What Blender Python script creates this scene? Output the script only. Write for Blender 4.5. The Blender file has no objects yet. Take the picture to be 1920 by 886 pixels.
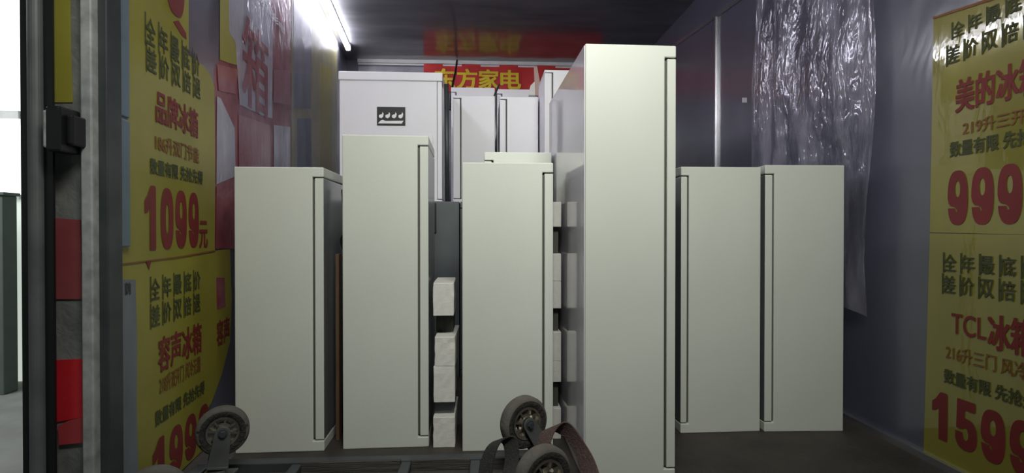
import bpy, bmesh, math, random
from mathutils import Vector, Matrix
random.seed(7)
S = bpy.context.scene
COL = S.collection
# ------------------------------------------------------------ camera, world, lights, exposure
F = 1000.0                       # focal length in pixels of the 1920 x 886 frame
CAM = Vector((0, 0, 0.95))       # metres above the truck floor
YAW, PITCH = math.atan(55/F), math.atan(8/F)
cd = bpy.data.cameras.new('camera'); cam = bpy.data.objects.new('camera', cd); COL.objects.link(cam)
cd.sensor_width = 36; cd.lens = 36*F/1920; cd.clip_start = 0.02; cd.clip_end = 200
cam.location = CAM; cam.rotation_euler = (math.pi/2-PITCH, 0, -YAW); S.camera = cam
W = bpy.data.worlds.new('world'); S.world = W; W.use_nodes = True
W.node_tree.nodes['Background'].inputs[0].default_value = (0.62, 0.74, 0.72, 1)
W.node_tree.nodes['Background'].inputs[1].default_value = 0.07
def area(name, loc, target, sx, sy, power, color, spread=None):
    l = bpy.data.lights.new(name, 'AREA'); l.shape = 'RECTANGLE'; l.size = sx; l.size_y = sy
    l.energy = power; l.color = color
    o = bpy.data.objects.new(name, l); COL.objects.link(o); o.location = loc
    if spread: l.spread = spread
    o.rotation_euler = (Vector(target)-Vector(loc)).to_track_quat('-Z', 'Y').to_euler()
    return o
area('front_fill_light', (0.35, 0.1, 2.9), (0.25, 2.4, 1.5), 1.2, 0.4, 27, (1.0, 1.0, 0.93), 1.75)  # added unseen lamp that lights the refrigerator fronts from above the camera
area('daylight_doorway', (-5.5, -4.5, 2.2), (0, 3, 0.8), 3.0, 3.0, 8, (0.82, 1.0, 0.94))
area('outdoor_light', (-7, 4.5, 4.5), (-6, 5.5, 0), 3.0, 3.0, 210, (0.95, 1.0, 0.96))  # added fill over the ground outside, in place of daylight
S.view_settings.view_transform = 'Standard'; S.view_settings.look = 'None'
S.view_settings.gamma = 1; S.view_settings.use_curve_mapping = False
S.view_settings.exposure = 0.0

# ------------------------------------------------------------ geometry of the place
ROT = cam.rotation_euler.to_matrix()
LX, RX, BY, CZ = -1.60, 1.857, 6.40, 2.98       # left wall, right wall, back wall, ceiling
def ray(px, py):
    return ROT @ Vector(((px-960)/F, (443-py)/F, -1))
def onY(px, py, Y): d = ray(px, py); return CAM + d*(Y/d.y)
def onX(px, py, X): d = ray(px, py); return CAM + d*(X/d.x)
def onZ(px, py, Z): d = ray(px, py); return CAM + d*((Z-CAM.z)/d.z)

# ------------------------------------------------------------ materials
def mat(name, col, rough=0.5, metal=0.0, var=0.08, vscale=6.0, bump=0.0, bscale=20.0, coat=0.0, crough=0.1,
        col2=None, spec=0.5, stretch=(1, 1, 1), detail=4.0, emis=None, estr=0, coat_bump=False, cior=1.5):
    m = bpy.data.materials.new(name); m.use_nodes = True; nt = m.node_tree; b = nt.nodes['Principled BSDF']
    tc = nt.nodes.new('ShaderNodeTexCoord'); mp = nt.nodes.new('ShaderNodeMapping'); mp.inputs['Scale'].default_value = stretch
    nt.links.new(tc.outputs['Object'], mp.inputs['Vector'])
    n = nt.nodes.new('ShaderNodeTexNoise'); n.inputs['Scale'].default_value = vscale; n.inputs['Detail'].default_value = detail
    nt.links.new(mp.outputs[0], n.inputs['Vector'])
    r = nt.nodes.new('ShaderNodeValToRGB'); r.color_ramp.elements[0].position = 0.3; r.color_ramp.elements[1].position = 0.7
    c2 = col2 if col2 else tuple(min(1, c*(1+var)) for c in col)
    c1 = col if col2 else tuple(c*(1-var) for c in col)
    r.color_ramp.elements[0].color = (*c1, 1); r.color_ramp.elements[1].color = (*c2, 1)
    nt.links.new(n.outputs[0], r.inputs[0]); nt.links.new(r.outputs[0], b.inputs['Base Color'])
    b.inputs['Roughness'].default_value = rough; b.inputs['Metallic'].default_value = metal
    b.inputs['Specular IOR Level'].default_value = spec
    b.inputs['Coat IOR'].default_value = cior
    b.inputs['Coat Weight'].default_value = coat; b.inputs['Coat Roughness'].default_value = crough
    if bump:
        n2 = nt.nodes.new('ShaderNodeTexNoise'); n2.inputs['Scale'].default_value = bscale; n2.inputs['Detail'].default_value = 3
        n2.inputs['Distortion'].default_value = 0.6
        nt.links.new(mp.outputs[0], n2.inputs['Vector'])
        bp = nt.nodes.new('ShaderNodeBump'); bp.inputs['Strength'].default_value = bump; bp.inputs['Distance'].default_value = 0.02
        nt.links.new(n2.outputs[0], bp.inputs['Height'])
        nt.links.new(bp.outputs[0], b.inputs['Coat Normal' if coat_bump else 'Normal'])
    if emis:
        b.inputs['Emission Color'].default_value = (*emis, 1); b.inputs['Emission Strength'].default_value = estr
    return m
M = {}
M['shell'] = mat('dark_blue_grey_film', (.080, .083, .122), .42, 0, vscale=1.6, col2=(.108, .110, .158), bump=.25, bscale=3.5, coat=.8, crough=.2, coat_bump=True, cior=1.7)
M['ceil'] = mat('dark_glossy_ceiling_film', (.06, .061, .07), .4, 0, vscale=2.5, col2=(.20, .20, .225), bump=.10, bscale=5, coat=1.0, crough=.11, stretch=(.45, 1.6, 1), coat_bump=True)  # paler blotches in the base colour imitate sheen on the film
M['floor'] = mat('dark_brown_truck_floor', (.030, .025, .021), .65, 0, vscale=4, col2=(.052, .045, .038), bump=.3, bscale=30)
M['fridge'] = mat('off_white_painted_steel', (.61, .635, .575), .42, 0, var=.035, vscale=2.2, bump=.03, bscale=160)
M['fridge_lav'] = mat('pale_grey_painted_steel', (.76, .75, .80), .38, 0, var=.03, vscale=2.2)
M['door_face'] = mat('grey_glossy_door_face', (.20, .21, .22), .28, .35, var=.05, coat=.4)
M['back_metal'] = mat('glossy_grey_back_panel', (.62, .60, .66), .35, 0, var=.03, vscale=3, coat=1, crough=.06, cior=1.9)
M['gasket'] = mat('dark_door_gasket', (.07, .068, .055), .6)
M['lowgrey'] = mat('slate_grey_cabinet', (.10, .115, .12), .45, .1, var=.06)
M['black'] = mat('black_plastic', (.012, .012, .014), .4)
M['foam'] = mat('white_packing_foam', (.66, .65, .61), .9, 0, var=.05, vscale=40, bump=.08, bscale=120, detail=6)
M['yellow'] = mat('yellow_printed_paper', (.26, .235, .025), .5, 0, vscale=3, col2=(.33, .30, .045), coat=.18, crough=.2, bump=.25, bscale=9, coat_bump=True)
M['yellowR'] = mat('yellow_printed_paper_right', (.23, .205, .018), .5, 0, vscale=3, col2=(.28, .25, .03), coat=1.0, crough=.05, bump=.07, bscale=7, coat_bump=True, stretch=(1, 1.6, .6), cior=1.68)
M['red'] = mat('dark_red_printed_paper', (.17, .014, .022), .5, 0, vscale=7, col2=(.30, .07, .085), coat=.6, crough=.2, bump=.4, bscale=9, coat_bump=True, detail=7)
M['redtext'] = mat('red_ink', (.19, .020, .020), .55, 0, var=.12, vscale=5)
M['orangetext'] = mat('faded_orange_ink', (.22, .09, .025), .6, 0, var=.1)
M['greentext'] = mat('dark_green_ink', (.06, .07, .022), .6, 0, var=.2)
M['brighttext'] = mat('bright_yellow_ink', (.82, .62, .02), .5)
M['banner'] = mat('bright_red_banner_cloth', (.62, .02, .025), .5, 0, var=.08, bump=.1, bscale=14)
M['lilac'] = mat('greyish_lilac_plastic_film', (.30, .29, .36), .35, 0, vscale=5, col2=(.42, .41, .48), coat=.7, bump=.5, bscale=10, stretch=(1, 1, .5), coat_bump=True)
M['paleblue'] = mat('pale_blue_grey_panel', (.12, .17, .22), .5, 0, vscale=3, col2=(.17, .23, .29), bump=.1)
M['greysheet'] = mat('grey_worn_sheet', (.15, .17, .20), .6, 0, vscale=7, col2=(.22, .24, .28), stretch=(1, 1, .4))
M['pink'] = mat('faded_pink_film', (.32, .12, .14), .4, 0, vscale=9, col2=(.25, .04, .05), coat=.5)
M['olive'] = mat('pale_olive_film', (.20, .19, .08), .4, 0, vscale=6, col2=(.30, .28, .15), coat=.15, crough=.35, bump=.5, bscale=10, coat_bump=True)
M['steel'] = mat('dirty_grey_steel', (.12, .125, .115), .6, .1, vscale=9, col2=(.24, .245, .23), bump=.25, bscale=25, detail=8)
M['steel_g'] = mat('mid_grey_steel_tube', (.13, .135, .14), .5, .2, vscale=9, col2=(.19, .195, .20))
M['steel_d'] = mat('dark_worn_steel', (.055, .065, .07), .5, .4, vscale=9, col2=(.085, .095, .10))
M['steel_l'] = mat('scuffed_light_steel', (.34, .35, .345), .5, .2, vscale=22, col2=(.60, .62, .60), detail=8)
M['alu'] = mat('aluminium_trim', (.55, .55, .60), .3, .9, var=.1)
M['chrome'] = mat('chromed_hub', (.45, .42, .36), .25, .9, var=.15, vscale=30)
M['tyre'] = mat('dusty_grey_rubber', (.085, .078, .066), .85, 0, vscale=14, col2=(.13, .12, .105), bump=.2, bscale=50)
M['tyre_in'] = mat('dark_rubber_sidewall', (.018, .017, .015), .8, 0, vscale=60, col2=(.035, .032, .028), bump=.5, bscale=70)
M['fork'] = mat('grey_plated_fork', (.16, .17, .165), .35, .6, vscale=12, col2=(.24, .25, .24))
M['wood'] = mat('weathered_dark_wood', (.035, .032, .028), .75, 0, vscale=5, col2=(.075, .068, .06), stretch=(1, 14, 14), bump=.4, bscale=12)
M['brownwood'] = mat('reddish_brown_wood', (.10, .055, .03), .7, 0, vscale=8, col2=(.15, .085, .05), stretch=(8, 8, .6))
M['strap'] = mat('brown_woven_strap', (.095, .060, .055), .9, 0, var=.2, vscale=90, bump=.4, bscale=150)
M['strap_d'] = mat('dark_grey_woven_strap', (.035, .033, .030), .9, 0, var=.2, vscale=90, bump=.4, bscale=150)
M['refl_dusty'] = mat('dusty_red_reflector', (.22, .035, .04), .6, 0, vscale=7, col2=(.30, .065, .07))
M['refl'] = mat('bright_red_reflector', (.55, .012, .02), .35, 0, vscale=7, col2=(.72, .03, .04), coat=.4)
M['dust'] = mat('reddish_worn_reflector', (.45, .05, .06), .5, 0, var=.1)
M['card'] = mat('pinkish_cardboard', (.46, .33, .29), .8, 0, var=.06)
M['white'] = mat('white_plastic', (.75, .75, .77), .35)
M['tubebody'] = mat('lit_led_tube', (.9, .9, .9), .3, emis=(.93, .92, 1.0), estr=34)
M['winlit'] = mat('lit_window_pane', (.9, .9, .9), .3, emis=(1, 1, 1), estr=1.25)
M['wall_glow'] = mat('glowing_pale_wall', (.6, .65, .6), .4, emis=(.86, .95, .86), estr=.55)  # emission stands in for light falling on the pale outside wall
M['extwall'] = mat('pale_green_white_wall', (.62, .68, .62), .8, emis=None)
M['extgrey'] = mat('grey_green_partition', (.17, .20, .18), .7)
M['ground'] = mat('grey_concrete_ground', (.22, .22, .21), .85, vscale=2, col2=(.32, .32, .31))
M['whitetext'] = mat('white_print', (.8, .8, .82), .4)
def film_material(lo=.10, hi=.50, gloss=.16, name='clear_wrinkled_plastic'):
    m = bpy.data.materials.new(name); m.use_nodes = True; nt = m.node_tree
    for n in list(nt.nodes): nt.nodes.remove(n)
    out = nt.nodes.new('ShaderNodeOutputMaterial'); mx = nt.nodes.new('ShaderNodeMixShader'); mx2 = nt.nodes.new('ShaderNodeMixShader')
    tr = nt.nodes.new('ShaderNodeBsdfTransparent'); tr.inputs[0].default_value = (.90, .90, .93, 1)
    gl = nt.nodes.new('ShaderNodeBsdfGlossy'); gl.inputs['Roughness'].default_value = .18; gl.inputs[0].default_value = (.9, .9, 1, 1)
    df = nt.nodes.new('ShaderNodeBsdfDiffuse'); df.inputs[0].default_value = (.55, .54, .66, 1)
    tc = nt.nodes.new('ShaderNodeTexCoord'); n = nt.nodes.new('ShaderNodeTexNoise'); n.inputs['Scale'].default_value = 3.5
    mp = nt.nodes.new('ShaderNodeMapping'); mp.inputs['Scale'].default_value = (1, 2.2, .55)
    nt.links.new(tc.outputs['Object'], mp.inputs[0]); nt.links.new(mp.outputs[0], n.inputs['Vector'])
    r = nt.nodes.new('ShaderNodeValToRGB'); r.color_ramp.elements[0].position = .42; r.color_ramp.elements[1].position = .66
    r.color_ramp.elements[0].color = (lo, lo, lo, 1); r.color_ramp.elements[1].color = (hi, hi, hi, 1)
    nt.links.new(n.outputs[0], r.inputs[0]); nt.links.new(r.outputs[0], mx.inputs[0])
    nt.links.new(tr.outputs[0], mx.inputs[1]); nt.links.new(df.outputs[0], mx.inputs[2])
    n3 = nt.nodes.new('ShaderNodeTexNoise'); n3.inputs['Scale'].default_value = 11; n3.inputs['Distortion'].default_value = 1.2
    nt.links.new(mp.outputs[0], n3.inputs['Vector'])
    bp = nt.nodes.new('ShaderNodeBump'); bp.inputs['Strength'].default_value = .8; bp.inputs['Distance'].default_value = .03
    nt.links.new(n3.outputs[0], bp.inputs['Height']); nt.links.new(bp.outputs[0], gl.inputs['Normal'])
    mx2.inputs[0].default_value = gloss
    nt.links.new(mx.outputs[0], mx2.inputs[1]); nt.links.new(gl.outputs[0], mx2.inputs[2]); nt.links.new(mx2.outputs[0], out.inputs[0])
    return m
M['film'] = film_material(); M['thinfilm'] = film_material(.0, .10, .055, 'thin_clear_plastic')

# ------------------------------------------------------------ helpers
def link(name, me, m, parent=None, loc=None):
    o = bpy.data.objects.new(name, me); COL.objects.link(o)
    for x in (m if isinstance(m, (list, tuple)) else [m]): me.materials.append(x)
    if parent: o.parent = parent
    if loc: o.location = loc
    return o
def obj(name, bm, m, parent=None, loc=None, smooth=False, bevel=0, seg=2):
    bmesh.ops.recalc_face_normals(bm, faces=bm.faces)
    me = bpy.data.meshes.new(name); bm.to_mesh(me); bm.free()
    if smooth:
        for p in me.polygons: p.use_smooth = True
    o = link(name, me, m, parent, loc)
    if bevel:
        b = o.modifiers.new('bevel', 'BEVEL'); b.width = bevel; b.segments = seg; b.limit_method = 'ANGLE'
    return o
def tag(o, label=None, cat=None, group=None, kind=None):
    if label: o['label'] = label
    if cat: o['category'] = cat
    if group: o['group'] = group
    if kind: o['kind'] = kind
    return o
def empty(name, loc=(0, 0, 0), rz=0):
    o = bpy.data.objects.new(name, None); COL.objects.link(o); o.location = loc; o.rotation_euler = (0, 0, rz)
    o.empty_display_size = .1
    return o
def box(bm, x0, x1, y0, y1, z0, z1, mi=0, T=None):
    vs = [Vector((x, y, z)) for x in (x0, x1) for y in (y0, y1) for z in (z0, z1)]
    if T: vs = [T @ v for v in vs]
    v = [bm.verts.new(p) for p in vs]
    for f in ((0, 1, 3, 2), (4, 6, 7, 5), (0, 4, 5, 1), (2, 3, 7, 6), (0, 2, 6, 4), (1, 5, 7, 3)):
        fc = bm.faces.new([v[i] for i in f]); fc.material_index = mi
    return v
def prism(bm, pts, a, b, f):
    """extrude the 2-D outline pts between offsets a and b; f(u, v, w) gives the 3-D point"""
    A = [bm.verts.new(f(u, v, a)) for u, v in pts]; B = [bm.verts.new(f(u, v, b)) for u, v in pts]
    bm.faces.new(A); bm.faces.new(B[::-1]); n = len(pts)
    for i in range(n): bm.faces.new((A[i], B[i], B[(i+1) % n], A[(i+1) % n]))
def tube(bm, pts, r, n=10, cap=True):
    rings = []
    for i, p in enumerate(pts):
        p = Vector(p); a = Vector(pts[max(i-1, 0)]); c = Vector(pts[min(i+1, len(pts)-1)]); t = (c-a).normalized()
        u = t.cross(Vector((0.3, 0.2, 1)) if abs(t.z) < .9 else Vector((1, 0, 0))).normalized(); w = t.cross(u)
        rr = r[i] if isinstance(r, (list, tuple)) else r
        rings.append([bm.verts.new(p+(u*math.cos(k*2*math.pi/n)+w*math.sin(k*2*math.pi/n))*rr) for k in range(n)])
    for A, B in zip(rings, rings[1:]):
        for k in range(n): bm.faces.new((A[k], A[(k+1) % n], B[(k+1) % n], B[k]))
    if cap: bm.faces.new(rings[0]); bm.faces.new(rings[-1][::-1])
def lathe(bm, prof, n=40, T=None, mi=0, closed=True):
    """prof: (radius, axial); axis = local Y"""
    rings = []
    for k in range(n):
        a = 2*math.pi*k/n
        ring = []
        for r, h in prof:
            p = Vector((r*math.cos(a), h, r*math.sin(a)))
            ring.append(bm.verts.new(T @ p if T else p))
        rings.append(ring)
    m = len(prof)
    for k in range(n):
        A, B = rings[k], rings[(k+1) % n]
        for j in range(m if closed else m-1):
            f = bm.faces.new((A[j], A[(j+1) % m], B[(j+1) % m], B[j])); f.material_index = mi
def ribbon(bm, pts, wid, thick):
    """flat strap through pts; wid gives the (half) width vector at each point"""
    rings = []
    for i, p in enumerate(pts):
        p = Vector(p); a = Vector(pts[max(i-1, 0)]); c = Vector(pts[min(i+1, len(pts)-1)]); t = (c-a).normalized()
        w = Vector(wid[i] if isinstance(wid, list) else wid); n = t.cross(w).normalized()*thick/2
        rings.append([bm.verts.new(q) for q in (p-w-n, p+w-n, p+w+n, p-w+n)])
    for A, B in zip(rings, rings[1:]):
        for k in range(4): bm.faces.new((A[k], A[(k+1) % 4], B[(k+1) % 4], B[k]))
    bm.faces.new(rings[0]); bm.faces.new(rings[-1][::-1])
def spline(P, n=8):
    P = [Vector(p) for p in P]; out = []
    for i in range(len(P)-1):
        p0, p1, p2, p3 = P[max(i-1, 0)], P[i], P[i+1], P[min(i+2, len(P)-1)]
        for k in range(n):
            t = k/n; out.append(.5*((2*p1)+(p2-p0)*t+(2*p0-5*p1+4*p2-p3)*t*t+(3*p1-p0-3*p2+p3)*t**3))
    out.append(P[-1]); return out

# glyph outlines as meshes, unit square
_gc = {}
def glyphs(s, bold):
    if (s, bold) in _gc: return _gc[(s, bold)]
    cu = bpy.data.curves.new('t', 'FONT'); cu.body = s; cu.size = 1; cu.offset = bold; cu.resolution_u = 5
    o = bpy.data.objects.new('t', cu); COL.objects.link(o)
    dg = bpy.context.evaluated_depsgraph_get(); me = bpy.data.meshes.new_from_object(o.evaluated_get(dg))
    vs = [(v.co.x, v.co.y) for v in me.vertices]; fs = [tuple(p.vertices) for p in me.polygons]
    bpy.data.objects.remove(o); bpy.data.curves.remove(cu); bpy.data.meshes.remove(me)
    x0 = min(v[0] for v in vs); x1 = max(v[0] for v in vs); y0 = min(v[1] for v in vs); y1 = max(v[1] for v in vs)
    vs = [((x-x0)/(x1-x0), (y-y0)/(y1-y0)) for x, y in vs]
    _gc[(s, bold)] = (vs, fs); return vs, fs
def put_glyphs(bm, s, bold, f):
    vs, fs = glyphs(s, bold)
    V = [bm.verts.new(f(u, v)) for u, v in vs]
    for fc in fs:
        try: bm.faces.new([V[i] for i in fc])
        except ValueError: pass
def mesh_plain(name, bm, m, parent=None):
    me = bpy.data.meshes.new(name); bm.to_mesh(me); bm.free(); return link(name, me, m, parent)
def superell(cx, cy, a, b, n=36, e=2.6, t0=0, t1=2*math.pi):
    out = []
    for k in range(n):
        t = t0+(t1-t0)*k/n; c, q = math.cos(t), math.sin(t)
        out.append((cx+a*math.copysign(abs(c)**(2/e), c), cy+b*math.copysign(abs(q)**(2/e), q)))
    return out
def digit_loops(d):
    """fat rounded numerals of the price posters in a unit box: outer outline and holes"""
    O = superell(.5, .5, .5, .5)
    if d == '0': return [O, superell(.5, .5, .13, .24, 20, 2.2)]
    if d == '9':
        out = [p for p in O if not (p[0] < .5 and .26 < p[1] < .40)]
        i = max(k for k, p in enumerate(out) if p[0] < .5 and p[1] >= .40)
        out[i+1:i+1] = [(.06, .40), (.16, .35), (.34, .335), (.45, .30), (.50, .25), (.42, .24), (.38, .29), (.36, .31), (.02, .315)]
        return [out, superell(.5, .66, .13, .15, 20, 2.2)]
    if d == '1': return [[(.36, 0), (.36, .66), (.20, .58), (.02, .56), (.02, .76), (.22, .84), (.38, .96), (.46, 1), (.74, 1), (.80, .97), (.80, .03), (.76, 0)]]
    if d == '5':
        arc = superell(.5, .32, .5, .32, 30, 2.4, math.radians(95), math.radians(-172))
        return [[(.10, 1), (.90, 1), (.93, .97), (.93, .83), (.90, .80), (.46, .80), (.44, .645)]+arc[1:]+[(.02, .30), (.02, .34), (.36, .34), (.40, .22), (.50, .19), (.60, .24), (.63, .33), (.58, .44), (.46, .46), (.38, .41), (.06, .40)]]
def fill_loops(bm, loops, f):
    E = []
    for L in loops:
        V = [bm.verts.new(f(u, v)) for u, v in L]
        E += [bm.edges.new((V[i], V[(i+1) % len(V)])) for i in range(len(V))]
    bmesh.ops.triangle_fill(bm, edges=E, use_beauty=True)
class Side:
    """an upright side wall through P0 along t; image columns and rows become places on the wall"""
    def __init__(s, P0, t, n): s.P0 = Vector(P0); s.t = Vector(t).normalized(); s.n = Vector(n).normalized()
    def hit(s, px, py):
        d = ray(px, py); k = (s.P0-CAM).dot(s.n)/d.dot(s.n); q = CAM+d*k
        return (q-s.P0).dot(s.t), q.z
    def at(s, u, z, w=0.0): q = s.P0+s.t*u+s.n*w; return Vector((q.x, q.y, z))
    def sheet(s, name, pts, m, lift, parent=None, thick=.0015):
        bm = bmesh.new(); P = [s.hit(*q) for q in pts]; P = [(u, min(CZ-.01, max(.004, z))) for u, z in P]
        prism(bm, P, lift-thick, lift, lambda u, v, w: s.at(u, v, w))
        return obj(name, bm, m, parent)
    def text(s, name, string, px0, px1, pt, pb, m, lift, parent, bold=.02, bars=False):
        """text between columns px0 and px1; rows pt (top) and pb (bottom) are read at column px0"""
        Y0, zt = s.hit(px0, pt); _, zb = s.hit(px0, pb); Y1, _ = s.hit(px1, pt)
        bm = bmesh.new(); f = lambda u, v: s.at(Y0+(Y1-Y0)*u, zb+(zt-zb)*v, lift); n = len(string)
        num = string.isdigit()
        if num:
            for i, ch in enumerate(string):
                b2 = bmesh.new(); fill_loops(b2, digit_loops(ch), lambda u, v: f((i+.04+.86*u)/n, v)); o = mesh_plain(name, b2, m, parent)
            bm.free(); return o
        def heavy(ch, g, du, dv):
            for k, (a, b) in enumerate(((-du, -dv), (du, dv), (-du, dv), (du, -dv))): put_glyphs(bm, ch, .004, lambda u, v: g(u+a, v+b)+s.n*.00025*k)
        if bars:
            for i, ch in enumerate(string):
                a, b = (i+.2)/n, (i+.92)/n
                heavy(ch, lambda u, v: f(a+(b-a)*u, .04+.9*v), .018, .012)
                x = i/n+.03
                V = [bm.verts.new(f(*q)) for q in ((x, -.05), (x+.02, -.05), (x+.02, 1.05), (x, 1.05))]; bm.faces.new(V)
        else: heavy(string, f, (.05 if num else bold)/n, (.004 if num else bold*.5))
        return mesh_plain(name, bm, m, parent)
WSL = (1.60-1.20)/4.2                                   # the left wall closes in slightly towards the doors
WL = Side((LX, BY, 0), (-WSL, 1, 0), (1, WSL, 0))
WR = Side((RX, 0, 0), (0, 1, 0), (-1, 0, 0))
wlx = lambda y: LX+WSL*(BY-y)

# ------------------------------------------------------------ the shell of the truck body
def slab(name, *a, m):
    bm = bmesh.new(); box(bm, *a); return tag(obj(name, bm, m), kind='structure')
def plate(name, y0, z0, z1, m):
    bm = bmesh.new(); prism(bm, [(wlx(y0)-.05, y0), (RX+.06, y0), (RX+.06, BY+.05), (wlx(BY)-.05, BY+.05)], z0, z1, lambda u, v, w: Vector((u, v, w)))
    return tag(obj(name, bm, m), kind='structure')
plate('floor', 1.05, -.06, 0, M['floor']); plate('ceiling', 1.55, CZ, CZ+.05, M['ceil'])
bm = bmesh.new(); u0 = WL.hit(199, 443)[0]
prism(bm, [(u0, -.06), (0, -.06), (0, CZ), (u0, CZ)], -.05, 0, lambda u, v, w: WL.at(u, v, w))
tag(obj('wall_left', bm, M['shell']), kind='structure')
slab('wall_right', RX, RX+.06, 1.35, BY, 0, CZ, m=M['shell'])
slab('wall_back', LX-.05, RX+.05, BY, BY+.05, 0, CZ, m=M['shell'])
slab('baseboard_right', RX-.022, RX, 1.4, BY, 0, .028, m=M['alu'])
# sloping and upright aluminium strips on the right wall
bm = bmesh.new()
a, b = WR.hit(1262, 88), WR.hit(1430, -32)
prism(bm, [(a[0], a[1]-.016), (b[0], b[1]-.016), (b[0], b[1]+.016), (a[0], a[1]+.016)], 0, .012, lambda u, v, w: WR.at(u, v, w))
tag(obj('trim_1', bm, M['alu']), kind='structure')
bm = bmesh.new(); c = WR.hit(1345, 32)
box(bm, RX-.012, RX, c[0]-.03, c[0]+.03, .03, c[1]); box(bm, RX-.02, RX-.012, c[0]-.01, c[0]+.01, .03, c[1])
tag(obj('trim_2', bm, M['alu']), kind='structure')
# pale strip at the head of the back wall
bm = bmesh.new(); q = onY(672, 117, BY)
box(bm, q.x, RX-.3, BY-.05, BY, q.z-.012, q.z+.03); box(bm, q.x, RX-.3, BY-.02, BY, q.z-.03, q.z-.012)
tag(obj('trim_3', bm, M['white']), kind='structure')
# outside
slab('ground', -14, 8, -10, 30, -1.06, -1.0, m=M['ground'])
slab('wall_outside', -14, -3.0, 7.4, 7.6, -1.0, 6, m=M['extwall'])
q0, q1 = onY(-80, 365, 7.35), onY(40, -200, 7.35)
bm = bmesh.new(); box(bm, -8, q1.x, 7.33, 7.38, q0.z, q1.z)
w = tag(obj('window_1', bm, M['winlit']), kind='structure')
bm = bmesh.new(); qq = onY(20, 215, 7.3); box(bm, -8, q1.x, 7.28, 7.325, qq.z-.05, qq.z+.05); box(bm, -8, q1.x, 7.28, 7.325, q0.z-.06, q0.z)
obj('window_frame', bm, M['white'], w)
qa, qb, qc = onY(30, 368, 7.32), onY(62, 368, 7.32), onY(40, 800, 7.32)
bm = bmesh.new(); box(bm, qa.x-.3, qb.x, 7.31, 7.325, -1.0, qa.z-.06); tag(obj('wall_glow_strip', bm, M['wall_glow']), kind='structure')  # added glowing strip, standing in for the bright wall beside the partition
q = onY(32, 368, 6.9)
bm = bmesh.new(); box(bm, -9, q.x, 6.7, 6.9, -1.0, q.z); box(bm, -9, q.x+.03, 6.68, 6.92, q.z, q.z+.04)
tag(obj('partition_panel', bm, M['extgrey'], bevel=.01), 'grey green partition standing outside under the bright window', 'partition')

# rear corner post of the truck body, with its channel
PY = 1.64
def postbox(bm, xa, xb, y0, y1, mi=0):
    A, B = onY(xa, 443, y0), onY(xb, 443, y0); box(bm, A.x, B.x, y0, y1, -1.0 if xa < 100 else -.3, CZ+.05, mi)
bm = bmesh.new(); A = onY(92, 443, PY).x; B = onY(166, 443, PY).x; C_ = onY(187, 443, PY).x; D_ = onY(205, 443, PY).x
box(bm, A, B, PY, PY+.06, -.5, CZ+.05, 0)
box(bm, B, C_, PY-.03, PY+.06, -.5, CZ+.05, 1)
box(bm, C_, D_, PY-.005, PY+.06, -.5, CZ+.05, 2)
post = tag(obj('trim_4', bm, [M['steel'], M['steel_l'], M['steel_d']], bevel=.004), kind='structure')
# swung-open rear door leaf seen on its edge
bm = bmesh.new(); DY = 1.60
x = [onY(v, 443, DY).x for v in (40, 58, 84, 100)]
box(bm, x[0], x[3], DY, DY+.008, -.6, CZ+.1, 1)
tube(bm, [((x[1]+x[2])/2, DY-.004, -.6), ((x[1]+x[2])/2, DY-.004, CZ+.1)], (x[2]-x[1])/2, 20)
door = tag(obj('door_1', bm, [M['steel_g'], M['black']]), kind='structure')
bm = bmesh.new(); a, b = onY(84, 197, DY-.06), onY(112, 283, DY-.06)
box(bm, a.x, b.x, DY-.06, DY+.02, b.z, a.z); box(bm, b.x, onY(136, 240, DY-.04).x, DY-.04, DY+.05, b.z+.02, a.z-.02)
box(bm, a.x-.012, a.x, DY-.055, DY-.01, b.z+.01, a.z-.01, 1)
latch = obj('latch_block', bm, [M['black'], M['steel_l']], door, bevel=.006)
# things stuck to the post
def patch(name, pts, Y, m, thick=.004, parent=None):
    bm = bmesh.new(); P = [onY(px, py, Y) for px, py in pts]
    prism(bm, [(v.x, v.z) for v in P], Y, Y-thick, lambda u, v, w: Vector((u, w, v))); return obj(name, bm, m, parent)
tag(patch('yellow_strip', [(90, -140), (130, -140), (134, 100), (137, 192), (90, 192)], PY-.001, M['yellow'], .002), 'yellow paper strip stuck high on the rusty grey corner post', 'sticker')
tag(patch('reflector', [(97, 408), (152, 412), (156, 560), (103, 560)], PY-.001, M['refl_dusty']), 'dusty dull red reflective strip, upper one on the grey post', 'reflector', 'red reflectors on the post')
r = tag(patch('reflector', [(104, 674), (158, 672), (161, 780), (106, 790)], PY-.001, M['refl']), 'bright red reflective strip with curled end, lower one on the grey post', 'reflector', 'red reflectors on the post')
patch('curled_end', [(110, 797), (128, 788), (161, 780), (164, 828), (112, 833)], PY-.008, M['dust'], .003, r)

# ------------------------------------------------------------ posters on the left wall
p = WL.sheet('price_poster', [(206, -160), (352, -250), (352, 104), (366, 112), (380, 124), (393, 140), (400, 162), (402, 300), (401, 470), (340, 480), (270, 489), (206, 498)], M['yellow'], .004)
tag(p, 'yellow price poster reading 1099, left wall, upper one beside the blue panel', 'poster', 'yellow price posters')
WL.text('lettering', '全年最底价', 264, 372, 20, 76, M['greentext'], .006, p, .012, True)
WL.text('lettering', '差价双倍退', 266, 374, 78, 128, M['greentext'], .006, p, .012, True)
WL.text('product_name', '品牌冰箱', 289, 368, 167, 228, M['redtext'], .006, p, .03)
WL.text('capacity_line', '186升双门节能', 288, 370, 249, 282, M['orangetext'], .006, p, .02)
WL.text('slogan_line', '数量有限 先抢先得', 278, 377, 295, 325, M['greentext'], .006, p, .03)
WL.text('price_digit', '1099', 266, 372, 345, 470, M['redtext'], .006, p, .07)
WL.text('currency_mark', '元', 371, 386, 414, 464, M['redtext'], .006, p, .03)
WL.text('old_price_digit', '9', 306, 346, -110, 12, M['redtext'], .006, p, .07)
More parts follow.
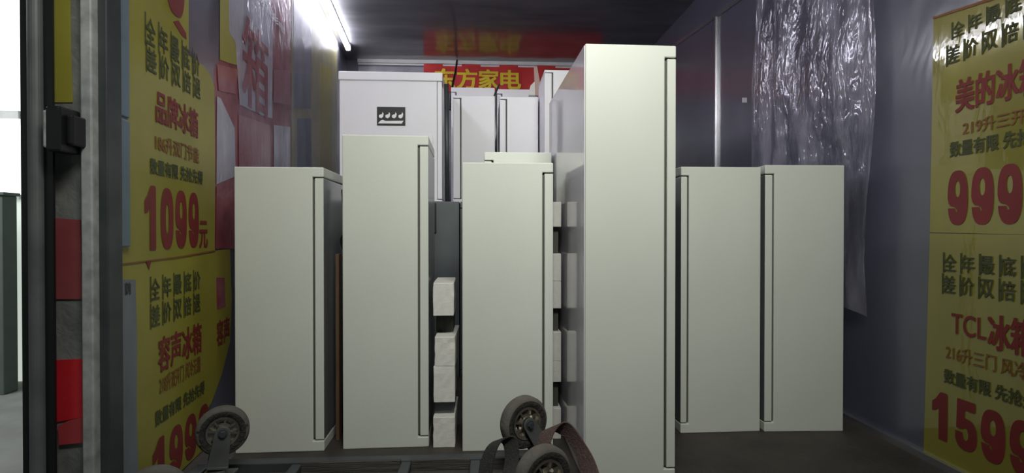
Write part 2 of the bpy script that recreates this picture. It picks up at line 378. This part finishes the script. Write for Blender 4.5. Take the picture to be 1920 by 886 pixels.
WL.sheet('red_stroke', [(322, 40), (332, 38), (346, 62), (347, 74), (338, 66)], M['redtext'], .006, p, .0005)
p = WL.sheet('price_poster', [(206, 499), (270, 490), (340, 481), (401, 471), (430, 464), (433, 560), (430, 640), (415, 700), (395, 755), (385, 770), (380, 900), (380, 990), (206, 1090)], M['yellow'], .0036)
tag(p, 'lower yellow price poster on left wall, half hidden behind the left caster', 'poster', 'yellow price posters')
WL.text('lettering', '全年最底价', 275, 374, 521, 566, M['greentext'], .0055, p, .012, True)
WL.text('lettering', '差价双倍退', 275, 374, 573, 617, M['greentext'], .0055, p, .012, True)
WL.text('product_name', '容声冰箱', 294, 375, 634, 700, M['redtext'], .0055, p, .025)
WL.text('product_name', '容声', 404, 428, 602, 650, M['redtext'], .0055, p, .025)
WL.text('capacity_line', '218升双开门 风冷无霜', 296, 373, 706, 741, M['orangetext'], .0055, p, .01)
WL.text('slogan_line', '数量有限 先抢先得', 288, 381, 772, 801, M['greentext'], .0055, p, .03)
WL.text('price_digit', '1999', 281, 392, 832, 930, M['redtext'], .0055, p, .07)
s = WL.sheet('faded_pink_mark', [(403, 520), (419, 520), (421, 574), (405, 580)], M['pink'], .0045, p, .0008)
# seam and small red mark between the posters are print
WL.sheet('seam_line', [(206, 496), (270, 488), (340, 479), (401, 468), (401, 471), (340, 482), (270, 491), (206, 499)], M['orangetext'], .0064, p, .0005)
WL.sheet('red_mark', [(271, 490), (280, 489), (276, 506)], M['redtext'], .0064, p, .0005)
# blue panel near the post and worn sheet under it
bm = bmesh.new(); ua, ub = WL.hit(200, 300)[0], WL.hit(232, 300)[0]; zb = WL.hit(232, 462)[1]; zm = WL.hit(215, 218)[1]
for z0, z1, w0, w1 in ((zb, zm-.004, .006, .02), (zm+.004, CZ-.03, .006, .02), (zb+.01, CZ-.04, .0055, .014)):
    prism(bm, [(ua, z0), (ub, z0), (ub, z1), (ua, z1)], w0, w1, lambda u, v, w: WL.at(u, v, w))
tag(obj('blue_panel', bm, M['paleblue'], bevel=.004), 'pale blue grey upright panel between corner post and yellow poster', 'panel')
s = WL.sheet('worn_sheet', [(207, 524), (250, 524), (253, 640), (252, 760), (256, 905), (207, 950)], M['greysheet'], .007)
tag(s, 'grey worn paper sheet stuck over lower yellow poster edge', 'paper sheet')
WL.text('faded_lettering', '家电', 229, 240, 529, 553, M['steel_d'], .0085, s, .02)
# red and white posters deeper in, under plastic
p = WL.sheet('red_poster', [(401, 130), (415, 110), (415, -260), (545, -260), (545, 420), (440, 480), (440, 466), (402, 466)], M['red'], .0016)
tag(p, 'dark red poster with big faded box character, middle of left wall', 'poster')
WL.sheet('yellow_corner', [(411, -260), (441, -220), (441, 60), (443, 122), (428, 118), (411, 112)], M['yellow'], .0045, p, .0008)
WL.sheet('lilac_patch', [(426, -200), (500, -160), (506, 20), (510, 80), (509, 222), (490, 216), (448, 196), (444, 140), (440, 80), (428, 60)], M['lilac'], .005, p, .0008)
WL.text('big_character', '箱', 452, 500, 20, 190, M['red'], .0065, p, .02)
WL.sheet('lilac_patch', [(405, 180), (412, 184), (438, 240), (440, 330), (404, 345)], M['lilac'], .005, p, .0008)
WL.sheet('lilac_patch', [(512, 234), (543, 238), (543, 330), (512, 330)], M['lilac'], .005, p, .0008)
WL.sheet('pink_patch', [(405, 120), (444, 130), (440, 176), (408, 170)], M['pink'], .0056, p, .0008)
WL.sheet('pink_patch', [(511, 130), (543, 132), (543, 196), (511, 192)], M['pink'], .0056, p, .0008)
WL.sheet('pink_patch', [(446, 215), (505, 235), (505, 330), (446, 330)], M['pink'], .0056, p, .0008)
WL.text('small_lettering', '冰柜彩电', 484, 530, -14, 2, M['whitetext'], .0065, p, .02)
WL.sheet('dark_lower_band', [(404, 350), (440, 350), (440, 466), (403, 466)], M['red'], .0056, p, .0008)
p = WL.sheet('yellow_sheet', [(546, -200), (632, -60), (630, 420), (546, 420)], M['olive'], .003)
tag(p, 'pale olive plastic-covered sheet at the far end of left wall', 'paper sheet')
WL.sheet('grey_blue_patch', [(550, -100), (583, -60), (583, 134), (549, 134)], M['shell'], .0045, p, .0008)
WL.sheet('pale_patch', [(549, 134), (582, 134), (582, 204), (549, 202)], M['greysheet'], .0045, p, .0008)
WL.sheet('lilac_patch', [(556, 222), (582, 222), (584, 330), (556, 330)], M['greysheet'], .0045, p, .0008)
WL.sheet('yellow_band', [(600, 120), (622, 130), (622, 330), (598, 330)], M['yellow'], .0045, p, .0008)

# ------------------------------------------------------------ posters on the right wall
p = WR.sheet('price_poster', [(1752, 34), (1990, -40), (1990, 441), (1745, 435)], M['yellowR'], .004)
tag(p, 'yellow price poster reading 999 on the right wall', 'poster', 'yellow price posters')
WR.text('lettering', '全年最底价', 1782, 1962, 46, 76, M['greentext'], .006, p, .012, True)
WR.text('lettering', '差价双倍退', 1772, 1958, 90, 126, M['greentext'], .006, p, .012, True)
WR.text('product_name', '美的冰箱', 1795, 1958, 152, 212, M['redtext'], .006, p, .03)
WR.text('capacity_line', '219升三开门', 1808, 1956, 228, 254, M['orangetext'], .006, p, .02)
WR.text('slogan_line', '数量有限 先抢先得', 1784, 1998, 267, 295, M['greentext'], .006, p, .03)
WR.text('price_digit', '999', 1778, 1926, 322, 422, M['redtext'], .006, p, .07)
p = WR.sheet('price_poster', [(1745, 437), (1990, 441), (1990, 1000), (1733, 852)], M['yellowR'], .004)
tag(p, 'dim yellow price poster reading 1599, low on right wall', 'poster', 'yellow price posters')
WR.text('lettering', '全年最底价', 1766, 1955, 474, 508, M['greentext'], .006, p, .012, True)
WR.text('lettering', '差价双倍退', 1764, 1955, 513, 548, M['greentext'], .006, p, .012, True)
WR.text('product_name', 'TCL', 1787, 1852, 586, 624, M['redtext'], .006, p, .015)
WR.text('product_name', '冰箱', 1856, 1942, 588, 652, M['redtext'], .006, p, .035)
WR.text('capacity_line', '216升三门 风冷无霜', 1776, 1985, 644, 672, M['orangetext'], .006, p, .01)
WR.text('slogan_line', '数量有限 先抢先得', 1773, 1978, 690, 716, M['greentext'], .006, p, .03)
WR.text('price_digit', '1599', 1748, 1955, 728, 815, M['redtext'], .006, p, .07)
WR.sheet('seam_line', [(1752, 32), (1990, -48), (1990, -40), (1752, 36)], M['orangetext'], .0066, p, .0004)
# small white sticker
tag(WR.sheet('sticker', [(1392, 183), (1401, 183), (1401, 192), (1392, 192)], M['white'], .003), 'tiny white square sticker on the dark right wall', 'sticker')
# hanging wrinkled plastic sheet
import mathutils.noise as mn
def plastic(side, u0, u1, zt, zb, label, seed, amp=1.0, m='film', NU=80, NV=110):
    bm = bmesh.new(); grid = []
    for j in range(NV+1):
        row = []
        for i in range(NU+1):
            u, v = i/NU, j/NV
            y = u0+(u1-u0)*u+.05*math.sin(7*v+seed)*(.3+v)*(1 if u < .5 else -1)*.5
            z = zt+(zb-zt)*v+.03*math.sin(9*u)*v
            d = .05+.012*math.sin(u*26+2.2*math.sin(v*4)+seed)*(.4+v*.5)+.03*mn.noise(Vector((u*5, v*3, seed)))+.010*mn.noise(Vector((u*12, v*9, seed+3)))
            d += .018*mn.noise(Vector((u*20+3*v, v*38, seed+8)))*max(0, mn.noise(Vector((u*4, v*4, seed+6))))
            row.append(bm.verts.new(side.at(y, z, max(.012, d*amp))))
        grid.append(row)
    for j in range(NV):
        for i in range(NU): bm.faces.new((grid[j][i], grid[j][i+1], grid[j+1][i+1], grid[j+1][i]))
    return tag(obj('plastic_sheet', bm, M[m], smooth=True), label, 'plastic sheet')
plastic(WR, WR.hit(1654, 200)[0], WR.hit(1426, 200)[0], CZ-.02, .55, 'crumpled clear plastic sheet hanging on the dark right wall', 1)
plastic(WL, WL.hit(436, 200)[0], WL.hit(628, 200)[0], CZ-.12, 1.2, 'crumpled clear plastic sheet over the red poster, left wall', 5, .8, 'thinfilm')

# ------------------------------------------------------------ LED tube and back banner
a, b = onY(652, 88, 5.9), onY(600, 0, 4.67)
bm = bmesh.new(); tz = CZ-.05; ta, tb = Vector((wlx(1.9)+.10, 1.9, tz)), Vector((wlx(5.85)+.10, 5.85, tz))
tube(bm, [ta, tb], .024, 16)
T = empty('led_tube_light', (0, 0, 0)); tag(T, 'glowing white LED tube along the top of left wall', 'lamp')
obj('tube', bm, M['tubebody'], T, smooth=True)
bm = bmesh.new(); TT = Matrix.Translation(ta) @ Matrix.Rotation(math.atan(WSL), 4, 'Z'); LL = (tb-ta).length
box(bm, -.02, .02, 0, LL, .026, .049, T=TT); box(bm, -.025, .025, LL, LL+.04, -.02, .049, T=TT); box(bm, -.025, .025, -.04, 0, -.02, .049, T=TT)
obj('lamp_batten', bm, M['white'], T)
bm = bmesh.new(); q0, q1 = onY(795, 172, BY), onY(1075, 123, BY)
N = 40; X0, X1, Z0, Z1 = q0.x, q1.x+.35, q0.z, q1.z
f = lambda u, w: BY-.02-.006*math.sin(u*30)
top = [(X0+(X1-X0)*i/N) for i in range(N+1)]
for i in range(N):
    xa, xb = top[i], top[i+1]; ya, yb = f(i/N, 0), f((i+1)/N, 0)
    v = [bm.verts.new(c) for c in ((xa, ya, Z0), (xb, yb, Z0), (xb, yb, Z1), (xa, ya, Z1), (xa, ya+.003, Z0), (xb, yb+.003, Z0), (xb, yb+.003, Z1), (xa, ya+.003, Z1))]
    bm.faces.new(v[:4]); bm.faces.new(v[4:])
bn = tag(obj('banner', bm, M['banner']), 'red shop banner with yellow characters on the back wall', 'banner')
bm = bmesh.new()
for i, ch in enumerate('东方家电'):
    a = onY(816+i*41, 166, BY-.03); b = onY(816+i*41+37, 129+i, BY-.03)
    for k, (du, dv) in enumerate(((-.025, -.02), (.025, .02), (-.025, .02), (.025, -.02))):
        put_glyphs(bm, ch, .004, lambda u, v: Vector((a.x+(b.x-a.x)*(u+du), BY-.03-.0004*k, a.z+(b.z-a.z)*(v+dv))))
mesh_plain('banner_lettering', bm, M['brighttext'], bn)
p = patch('white_sheet', [(672, 124), (796, 126), (796, 150), (672, 150)], BY-.002, M['lilac'], .004)
tag(p, 'wrinkled whitish plastic sheet left of the red banner', 'plastic sheet')

# ------------------------------------------------------------ refrigerators
def make_fridge(label, A, B, H, D, door_side, m=None, strip=.038, lip=.042, liplow=.045, group='refrigerators turned sideways', face=None, back=None, gap=.009, gloss_back=None, name='refrigerator', hinge=True, z=0.0):
    """A, B: front-left and front-right floor corners (towards the camera); the fridge's side panel faces the camera"""
    m = m or M['fridge']; A = Vector((A[0], A[1], z)); B = Vector((B[0], B[1], z))
    Wd = (B-A).length; rz = math.atan2(B.y-A.y, B.x-A.x)
    root = empty(name, A, rz); tag(root, label, 'refrigerator', group)
    s = 1 if door_side == 'R' else -1
    fx = (lambda u: u) if s == 1 else (lambda u: Wd-u)        # u: 0 at the back of the fridge, Wd at its door
    n = strip+gap
    bm = bmesh.new()
    prism(bm, [(fx(a), b) for a, b in ((0, 0), (Wd, 0), (Wd, liplow), (Wd-n, liplow), (Wd-n, H-lip), (Wd, H-lip), (Wd, H), (0, H))], 0, D, lambda u, v, w: Vector((u, w, v)))
    obj('cabinet', bm, m, root, bevel=.004)
    bm = bmesh.new(); x0, x1 = sorted((fx(Wd-strip), fx(Wd)))
    box(bm, x0, x1, .001, D-.002, liplow+.005, H-lip-.005)
    me_door = bm
    me_door.faces.ensure_lookup_table()
    bmesh.ops.recalc_face_normals(bm, faces=bm.faces)
    for fc in bm.faces:
        if fc.normal.x*s > .9: fc.material_index = 1
    obj('door', bm, [m, face or M['door_face']], root, bevel=.003)
    bm = bmesh.new(); x0, x1 = sorted((fx(Wd-n+.0005), fx(Wd-strip-.0005)))
    box(bm, x0, x1, .008, D-.01, liplow+.01, H-lip-.01)
    obj('door_gasket', bm, M['gasket'], root)
    if hinge:
        bm = bmesh.new(); x0, x1 = sorted((fx(Wd-strip*.9), fx(Wd-.004)))
        box(bm, x0, x1, .01, .05, H-lip-.006, H-lip+.0005)
        obj('hinge', bm, M['black'], root)
    if back:
        bm = bmesh.new(); x0, x1 = sorted((fx(0), fx(-.004)))
        box(bm, x0, x1, .006, D-.006, .01, H-.006)
        obj('back_panel', bm, back, root)
    return root
def floor_xy(px, py): q = onZ(px, py, 0); return (q.x, q.y)
def height(px, py, y):
    return onY(px, py, y).z
def fr(label, pl, pr, ytop, D, side, **k):
    A, B = floor_xy(*pl), floor_xy(*pr); H = height(pl[0], ytop, A[1])
    return make_fridge(label, A, B, H, D, side, **k), A, B, H
fr('off-white refrigerator standing leftmost beside the yellow posters', (441, 850), (608, 845), 312, .44, 'R')
fr('off-white refrigerator between the leftmost one and the foam blocks', (643, 842), (804, 837), 252, .40, 'R')
_, mA, mB, mH = fr('off-white refrigerator behind the upturned caster in the middle', (867, 846), (1037, 843), 304, .40, 'R')
_, tA, tB, tH = fr('tallest off-white refrigerator, nearest, with glossy grey back', (1097, 906), (1266, 900), 81, .93, 'R', back=M['back_metal'], lip=.045, strip=.034, gap=.010)
fr('off-white refrigerator just right of the tallest one', (1276, 812), (1425, 808), 312, .40, 'L', strip=.03, gap=.008)
fr('off-white refrigerator rightmost beside the dark right wall', (1433, 809), (1581, 808), 309, .42, 'L', strip=.036, gap=.008)
# one more right behind the middle one, a little taller
Y2 = max(mA[1], mB[1])+.43
a, b = onY(908, 443, Y2), onY(1034, 443, Y2); b_right = b.x
make_fridge('off-white refrigerator peeking over the top of the middle one', (a.x, Y2), (b.x, Y2), height(970, 285, Y2), .34, 'L')

# lower and upper tiers at the back
TY = 3.5; tierH = height(700, 377, TY)
def tier(label, x0, x1, Y, D, H, z, side, m, face=None, **k):
    a, b = onY(x0, 443, Y), onY(x1, 443, Y)
    return make_fridge(label, (a.x, Y), (b.x, Y), H, D, side, m=m, face=face, z=z, **k)
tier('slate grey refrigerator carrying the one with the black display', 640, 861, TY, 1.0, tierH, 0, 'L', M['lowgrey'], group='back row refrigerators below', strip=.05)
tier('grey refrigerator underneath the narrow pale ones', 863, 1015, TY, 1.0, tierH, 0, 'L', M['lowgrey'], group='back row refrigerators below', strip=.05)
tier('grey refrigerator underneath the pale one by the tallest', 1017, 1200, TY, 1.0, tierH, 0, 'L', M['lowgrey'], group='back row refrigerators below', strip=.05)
x0 = onY(560, 443, 4.55).x
for i, (xa, xb) in enumerate(((-.74, -.02), (0, .7))):
    make_fridge(['pale refrigerator carrying the left one whose top shows under the banner', 'pale refrigerator carrying the right one whose top shows under the banner'][i], (xa, 4.6), (xb, 4.6), tierH, .8, 'L', m=M['fridge_lav'], group='far back row refrigerators below')
Yu = TY+.01; zt = tierH
H1 = height(640, 134, Yu)-zt
u1 = tier('pale refrigerator with a small black display, on the grey one', 637, 829, Yu, .5, H1, zt, 'R', M['fridge_lav'], group='pale refrigerators stacked on top', strip=.03, lip=.05, liplow=.012, gap=.002, hinge=False)
# top cover seam
bm = bmesh.new(); Wd = onY(829, 443, Yu).x-onY(637, 443, Yu).x
box(bm, -.006, Wd+.004, -.008, .5, H1-.055, H1+.002)
obj('top_cover', bm, M['fridge_lav'], u1, bevel=.006)
# display
q0, q1 = onY(707, 235, Yu), onY(760, 201, Yu); base = onY(637, 443, Yu)
lx = lambda x: x-base.x
bm = bmesh.new(); box(bm, lx(q0.x), lx(q1.x), -.006, .002, q0.z-zt, q1.z-zt)
dp = obj('display_sticker', bm, M['black'], u1, bevel=.002)
bm = bmesh.new(); w, h = q1.x-q0.x, q1.z-q0.z
P = lambda u, v: Vector((lx(q0.x)+u*w, -.0075, q0.z-zt+v*h))
for i in range(4):
    cx = .14+i*.23
    pts = [(cx-.06, .42), (cx+.02, .38), (cx+.08, .46), (cx+.10, .62), (cx+.06, .72), (cx+.04, .60), (cx-.02, .58), (cx-.07, .54)]
    bm.faces.new([bm.verts.new(P(*t)) for t in pts])
bm.faces.new([bm.verts.new(P(*t)) for t in ((.04, .10), (.88, .10), (.94, .26), (.3, .24), (.2, .30), (.12, .24))])
mesh_plain('white_symbols', bm, M['whitetext'], dp)
bm = bmesh.new(); q = onY(806, 262, Yu)
prism(bm, [(lx(q.x)+.022*math.cos(t*math.pi/8), q.z-zt+.04*math.sin(t*math.pi/8)) for t in range(16)], -.008, 0, lambda u, v, w: Vector((u, w, v)))
obj('white_plug', bm, M['white'], u1, bevel=.003)
Yv = 3.95
tier('narrow pale refrigerator left of the dark gap, on the back row', 850, 928, Yv, .5, height(890, 179, Yv)-zt, zt, 'L', M['fridge_lav'], group='pale refrigerators stacked on top', strip=.05, lip=.02, face=M['fridge_lav'], hinge=False)
tier('narrow pale refrigerator right of the dark gap, on the back row', 937, 1009, Yv+.02, .5, height(970, 181, Yv+.02)-zt, zt, 'L', M['fridge_lav'], group='pale refrigerators stacked on top', strip=.045, lip=.02, face=M['fridge_lav'], hinge=False)
tier('pale refrigerator half hidden behind the tallest, on the back row', 1021, 1120, Yv-.3, .5, height(1050, 131, Yv-.3)-zt, zt, 'L', M['fridge_lav'], group='pale refrigerators stacked on top', strip=.05, lip=.018, face=M['fridge_lav'], hinge=False)
Yw = 4.75
tier('pale refrigerator showing only its top under the banner, left one', 846, 928, Yw, .6, height(890, 164, Yw)-zt, zt, 'L', M['fridge_lav'], group='pale refrigerators furthest back', hinge=False)
tier('pale refrigerator showing only its top under the banner, right one', 932, 1012, Yw, .6, height(890, 166, Yw)-zt, zt, 'L', M['fridge_lav'], group='pale refrigerators furthest back', hinge=False)
# black patch on the slate cabinet
a, b = onY(800, 436, TY-.012), onY(818, 379, TY-.012)
bm = bmesh.new(); box(bm, a.x, b.x, TY-.016, TY-.001, a.z, b.z-.004)
tag(obj('black_pad', bm, M['black'], bevel=.003), 'black pad on the slate grey cabinet below the display refrigerator', 'pad')
# upright metal tube in the gap, cardboard, cable
bm = bmesh.new(); a, b = onY(839, 375, Yu+.04), onY(837, 158, Yu+.04)
tube(bm, [(a.x, Yu+.04, zt), (b.x, Yu+.04, b.z)], .015, 14)
tag(obj('metal_tube', bm, M['steel_d'], smooth=True), 'dark metal tube standing upright beside the display refrigerator', 'tube')
bm = bmesh.new()
prism(bm, [(onY(x, y, Yv+.1).x, onY(x, y, Yv+.1).z) for x, y in ((1002, 124), (1007, 124), (1016, 174), (1012, 180), (1004, 178))], Yv+.1, Yv+.14, lambda u, v, w: Vector((u, w, v)))
tag(obj('cardboard_piece', bm, M['card']), 'pinkish cardboard piece stuck up at the end of the banner', 'cardboard')
bm = bmesh.new(); pts = spline([onY(857, 113, 6.3), onY(854, 135, 6.1), onY(849, 158, 5.9), onY(846, 180, 5.7), onY(844, 205, 5.5)])
tube(bm, pts, .012, 8)
tag(obj('cable', bm, M['black'], smooth=True), 'black cable hanging across the left of the red banner', 'cable')
bm = bmesh.new(); tube(bm, spline([onY(936, 158, 4.5), onY(930, 172, 4.4), onY(924, 186, 4.3), onY(921, 192, 4.2)]), .008, 8)
tag(obj('cable', bm, M['steel_d'], smooth=True), 'short dark cord below the middle of the red banner', 'cord')
bm = bmesh.new(); 
prism(bm, [(onY(x, y, Yv+.12).x, onY(x, y, Yv+.12).z) for x, y in ((995, 160), (1003, 152), (1006, 178), (992, 178))], Yv+.12, Yv+.2, lambda u, v, w: Vector((u, w, v)))
tag(obj('foam_scrap', bm, M['foam']), 'white foam scrap leaning by the cardboard piece under the banner', 'foam')

# ------------------------------------------------------------ foam blocks
def foam(name, x0, x1, yt, yb, Y, D, label, group, tilt=0, m=None, z0=None):
    a, b = onY(x0, yb, Y), onY(x1, yt, Y); w = b.x-a.x
    zlo = a.z if z0 is None else z0
    bm = bmesh.new(); box(bm, -w/2, w/2, 0, D, 0, b.z-zlo)
    bmesh.ops.subdivide_edges(bm, edges=bm.edges, cuts=4, use_grid_fill=True)
    for v in bm.verts: v.co += Vector((mn.noise(v.co*30+Vector((Y*9, yt, 0))), mn.noise(v.co*34+Vector((3, yt, 0))), 0))*.003
    o = obj(name, bm, m or M['foam'], bevel=.003); o.location = ((a.x+b.x)/2, Y, zlo); o.rotation_euler = (0, 0, tilt)
    return tag(o, label, 'foam block' if m is None else 'box', group), b.z
FY = 2.36; g = 'foam blocks between two refrigerators'
spc = 'dark packed boxes between foam blocks'
_, z = foam('foam_block', 812, 853, 781, 846, FY, .3, 'lowest white foam block, on the floor between two refrigerators', g, z0=0.0)
_, z = foam('grey_packing', 814, 851, 747, 781, FY+.05, .22, 'grey packing piece on the lowest foam block', spc, m=M['lowgrey'], z0=z)
_, z = foam('foam_block', 813, 853, 686, 747, FY, .3, 'second white foam block up, just above the grey packing', g, .02, z0=z)
_, z = foam('foam_block', 815, 853, 631, 686, FY, .3, 'third white foam block up, below the wide dark gap', g, -.02, z0=z)
_, z = foam('dark_packing', 818, 850, 584, 631, FY+.12, .16, 'dark packing piece under the topmost foam block', spc, m=M['gasket'], z0=z)
foam('foam_block', 812, 851, 530, 584, FY, .3, 'topmost white foam block, under the slate grey cabinet', g, .02, z0=z)
# column standing in the slot beside the tallest refrigerator
g2 = 'foam blocks beside the tallest refrigerator'
CY = 2.43; rzm = math.atan2(mB[1]-mA[1], mB[0]-mA[0]); gx0 = max(mB[0], mB[0]-.40*math.sin(rzm))+.003
gx1 = min(tA[0], tA[0]-.93*math.sin(math.atan2(tB[1]-tA[1], tB[0]-tA[0])))-.008
rows = [(826, 765, 1, 'lowest foam block in the stack beside the tallest refrigerator, on the floor'), (765, 716, 0, 'lowest dark packing in the stack beside the tallest refrigerator'),
        (716, 677, 1, 'second foam block up in the stack beside the tallest refrigerator'), (677, 622, 1, 'third foam block up in the stack beside the tallest refrigerator'),
        (622, 578, 0, 'middle dark packing in the stack beside the tallest refrigerator'), (578, 527, 1, 'fourth foam block up in the stack beside the tallest refrigerator'),
        (527, 475, 1, 'fifth foam block up, under the topmost dark packing beside the tallest refrigerator'), (475, 425, 0, 'topmost dark packing in the stack beside the tallest refrigerator'),
        (425, 378, 1, 'topmost foam block in the stack beside the tallest refrigerator')]
zz = 0.0
for k, (yb, yt, isf, lab) in enumerate(rows):
    bm = bmesh.new(); z1 = onY(1040, yt, CY).z; d = 0 if isf else .03
    box(bm, gx0+(0 if k != 2 else .0)+d*.3, gx1-d*.3, CY+d, CY+.25, zz, z1)
    o = obj('foam_block' if isf else 'dark_packing', bm, M['foam'] if isf else M['gasket'], bevel=.003)
    tag(o, lab, 'foam block' if isf else 'box', g2 if isf else 'dark packing beside the tallest refrigerator')
    zz = z1

# plank and dark rod between the two left refrigerators
a = onZ(622, 826, 0); bm = bmesh.new()
q = onY(632, 476, a.y); box(bm, q.x-.008, q.x+.008, a.y, a.y+.05, 0, q.z)
tag(obj('wooden_plank', bm, M['brownwood'], bevel=.002), 'narrow reddish brown plank in the gap between two left refrigerators', 'plank')
bm = bmesh.new(); tube(bm, spline([(q.x+.01, a.y+.1, q.z), (q.x-.004, a.y+.09, q.z+.06), (q.x+.012, a.y+.09, q.z+.12), (q.x, a.y+.1, q.z+.3)]), .007, 8)
tube(bm, [(q.x, a.y+.1, 0), (q.x+.01, a.y+.1, q.z+.01)], .007, 8)
tag(obj('dark_rod', bm, M['black'], smooth=True), 'dark bent rod in the gap above the brown plank', 'rod')

# ------------------------------------------------------------ upturned trolley with casters
TR = empty('platform_trolley', (-.385, 1.84, 0)); tag(TR, 'upturned platform trolley with four casters in front of the refrigerators', 'trolley')
xl, xr, ty0, ty1 = -1.10, .33, 1.52, 2.16
bm = bmesh.new()
box(bm, xl, xr, ty1-.05, ty1, .0, .055); box(bm, xl, xr, ty0, ty0+.05, 0, .055)
box(bm, xl, xl+.05, ty0+.05, ty1-.05, 0, .055); box(bm, xr-.05, xr, ty0+.05, ty1-.05, 0, .055)
for xx in (-.72, -.30, -.03): box(bm, xx-.02, xx+.02, ty0+.05, ty1-.05, 0, .05)
obj('frame', bm, M['steel_d'], TR, bevel=.004)
for i in range(4):
    bm = bmesh.new(); y = ty0+.06+i*.135
    box(bm, xl+.05, xr-.05, y, y+.125, .002, .02)
    obj('platform_board', bm, M['wood'], TR, bevel=.003)
bm = bmesh.new()
for xa, xb in ((-.70, -.32), (-.28, -.05), (0, .26)): box(bm, xa, xb, ty1-.07, ty1-.052, .02, .062)
obj('edge_rail', bm, M['wood'], TR, bevel=.002)
def caster(cpx, cpy, Y, r, ang, foot, wid=.055, tip=None):
    """upturned caster: axle at image place (cpx, cpy) at distance Y; foot = where the fork meets the frame"""
    c = onY(cpx, cpy, Y); fo = Vector(foot)
    R = Matrix.Rotation(ang, 4, 'Z'); T = Matrix.Translation(c) @ R      # local -Y faces the camera
    fdir = (R.inverted() @ (fo-c)); fdir.y = 0; L = fdir.length
    th = math.atan2(fdir.x, -fdir.z)
    # fork: two rounded cheeks from the axle down to the plate
    bm = bmesh.new(); w = .026
    def cheek(y0, y1):
        out = []
        for k in range(13):
            a = math.pi*k/12; out.append((w*math.cos(a), w*math.sin(a)))
        out += [(-w*1.35, -L+.02), (w*1.35, -L+.02)]
        Rt = Matrix.Rotation(-th, 4, 'Y')
        prism(bm, out, y0, y1, lambda u, v, q: T @ (Rt @ Vector((u, q, v))))
    cheek(-wid/2-.014, -wid/2-.009); cheek(wid/2+.009, wid/2+.014)
    Rt = Matrix.Rotation(-th, 4, 'Y')
    box(bm, -w*1.35, w*1.35, -wid/2-.014, wid/2+.014, -L+.012, -L+.022, T=T @ Rt)
    base = fo
    lathe(bm, [(.001, 0), (.034, 0), (.034, .02), (.001, .02)], 20, Matrix.Translation(Vector((base.x, base.y, base.z-.016))) @ Matrix.Rotation(math.pi/2, 4, 'X'))
    box(bm, base.x-.055, base.x+.055, base.y-.05, base.y+.05, .055, base.z-.014)
    f = obj('caster', bm, M['fork'], TR, bevel=.002)
    # tyre
    bm = bmesh.new(); h = wid/2
    prof = [(r*.62, -h*.82), (r*.70, -h), (r*.86, -h), (r*.95, -h*.8), (r, -h*.45), (r, h*.45), (r*.95, h*.8), (r*.86, h), (r*.70, h), (r*.62, h*.82)]
    lathe(bm, prof, 56, T)
    for fc in bm.faces:
        m_ = (T.inverted() @ fc.calc_center_median()); rr = math.hypot(m_.x, m_.z)
        if rr < r*.86+.004*math.sin(9*math.atan2(m_.z, m_.x)): fc.material_index = 1
    obj('tyre', bm, [M['tyre'], M['tyre_in']], f, smooth=True)
    # hub: rim, spokes, boss
    bm = bmesh.new()
    lathe(bm, [(r*.54, -h*.9), (r*.62, -h*.98), (r*.62, h*.98), (r*.54, h*.9)], 48, T)
    lathe(bm, [(.001, -h*1.02), (r*.26, -h*1.02), (r*.26, h*1.02), (.001, h*1.02)], 32, T)
    lathe(bm, [(r*.26, -h*.6), (r*.36, -h*.6), (r*.36, -h*.5), (r*.26, -h*.5)], 32, T)
    for k in range(8):
        K = T @ Matrix.Rotation(k*math.pi/4+.2, 4, 'Y')
        box(bm, r*.24, r*.56, -h*.85, h*.85, -.0035, .0035, T=K)
    lathe(bm, [(r*.24, -h*.2), (r*.57, -h*.2), (r*.57, h*.2), (r*.24, h*.2)], 32, T)
    obj('hub', bm, M['chrome'], f)
    bm = bmesh.new()
    lathe(bm, [(.001, -h-.026), (.011, -h-.026), (.013, -h-.016), (.013, h+.016), (.011, h+.024), (.001, h+.024)], 6, T)
    lathe(bm, [(.001, -h-.017), (.017, -h-.017), (.017, -h-.0135), (.001, -h-.0135)], 24, T)
    obj('axle_bolt', bm, M['steel_d'], f)
R_ = .089
aL = math.radians(24)
caster(418, 806, 2.02, R_, aL, (onY(412, 900, 2.02).x, 2.0, .08))
caster(982, 790, 2.02, .098, math.radians(30), (onY(1040, 860, 2.0).x, 2.02, .08))
caster(1018, 893, 1.68, .100, math.radians(28), (onY(1040, 960, 1.7).x, 1.7, .08))
caster(290, 930, 1.72, .094, math.radians(24), (onY(300, 960, 1.72).x, 1.72, .08))

# straps
bm = bmesh.new()
pts = spline([onY(1018, 886, 1.80), onY(1017, 850, 1.84), onY(1026, 812, 1.87), onY(1045, 798, 1.88), onY(1068, 812, 1.87), onY(1092, 848, 1.83), onY(1108, 892, 1.76), onY(1112, 915, 1.66)], 8)
wd = [Vector((.022, -.020, .016+.006*math.sin(i*.3))) for i in range(len(pts))]
ribbon(bm, pts, wd, .005)
tag(obj('brown_strap', bm, M['strap'], smooth=False, bevel=.001), 'brown webbing strap looped over the right casters', 'strap')
bm = bmesh.new()
pts = spline([onY(910, 902, 1.86), onY(912, 870, 1.87), onY(924, 836, 1.88), onY(942, 822, 1.885), onY(956, 828, 1.89), onY(960, 858, 1.87), onY(954, 886, 1.84), onY(944, 898, 1.82)], 8)
ribbon(bm, pts, [Vector((.024, -.010, .012))]*len(pts), .005)
tag(obj('dark_strap', bm, M['strap_d']), 'dark webbing strap hanging left of the right casters', 'strap')

for root in (TR, T):
    if root is T: root.location = (ta+tb)/2
    for ch in root.children: ch.location = ch.location-root.location
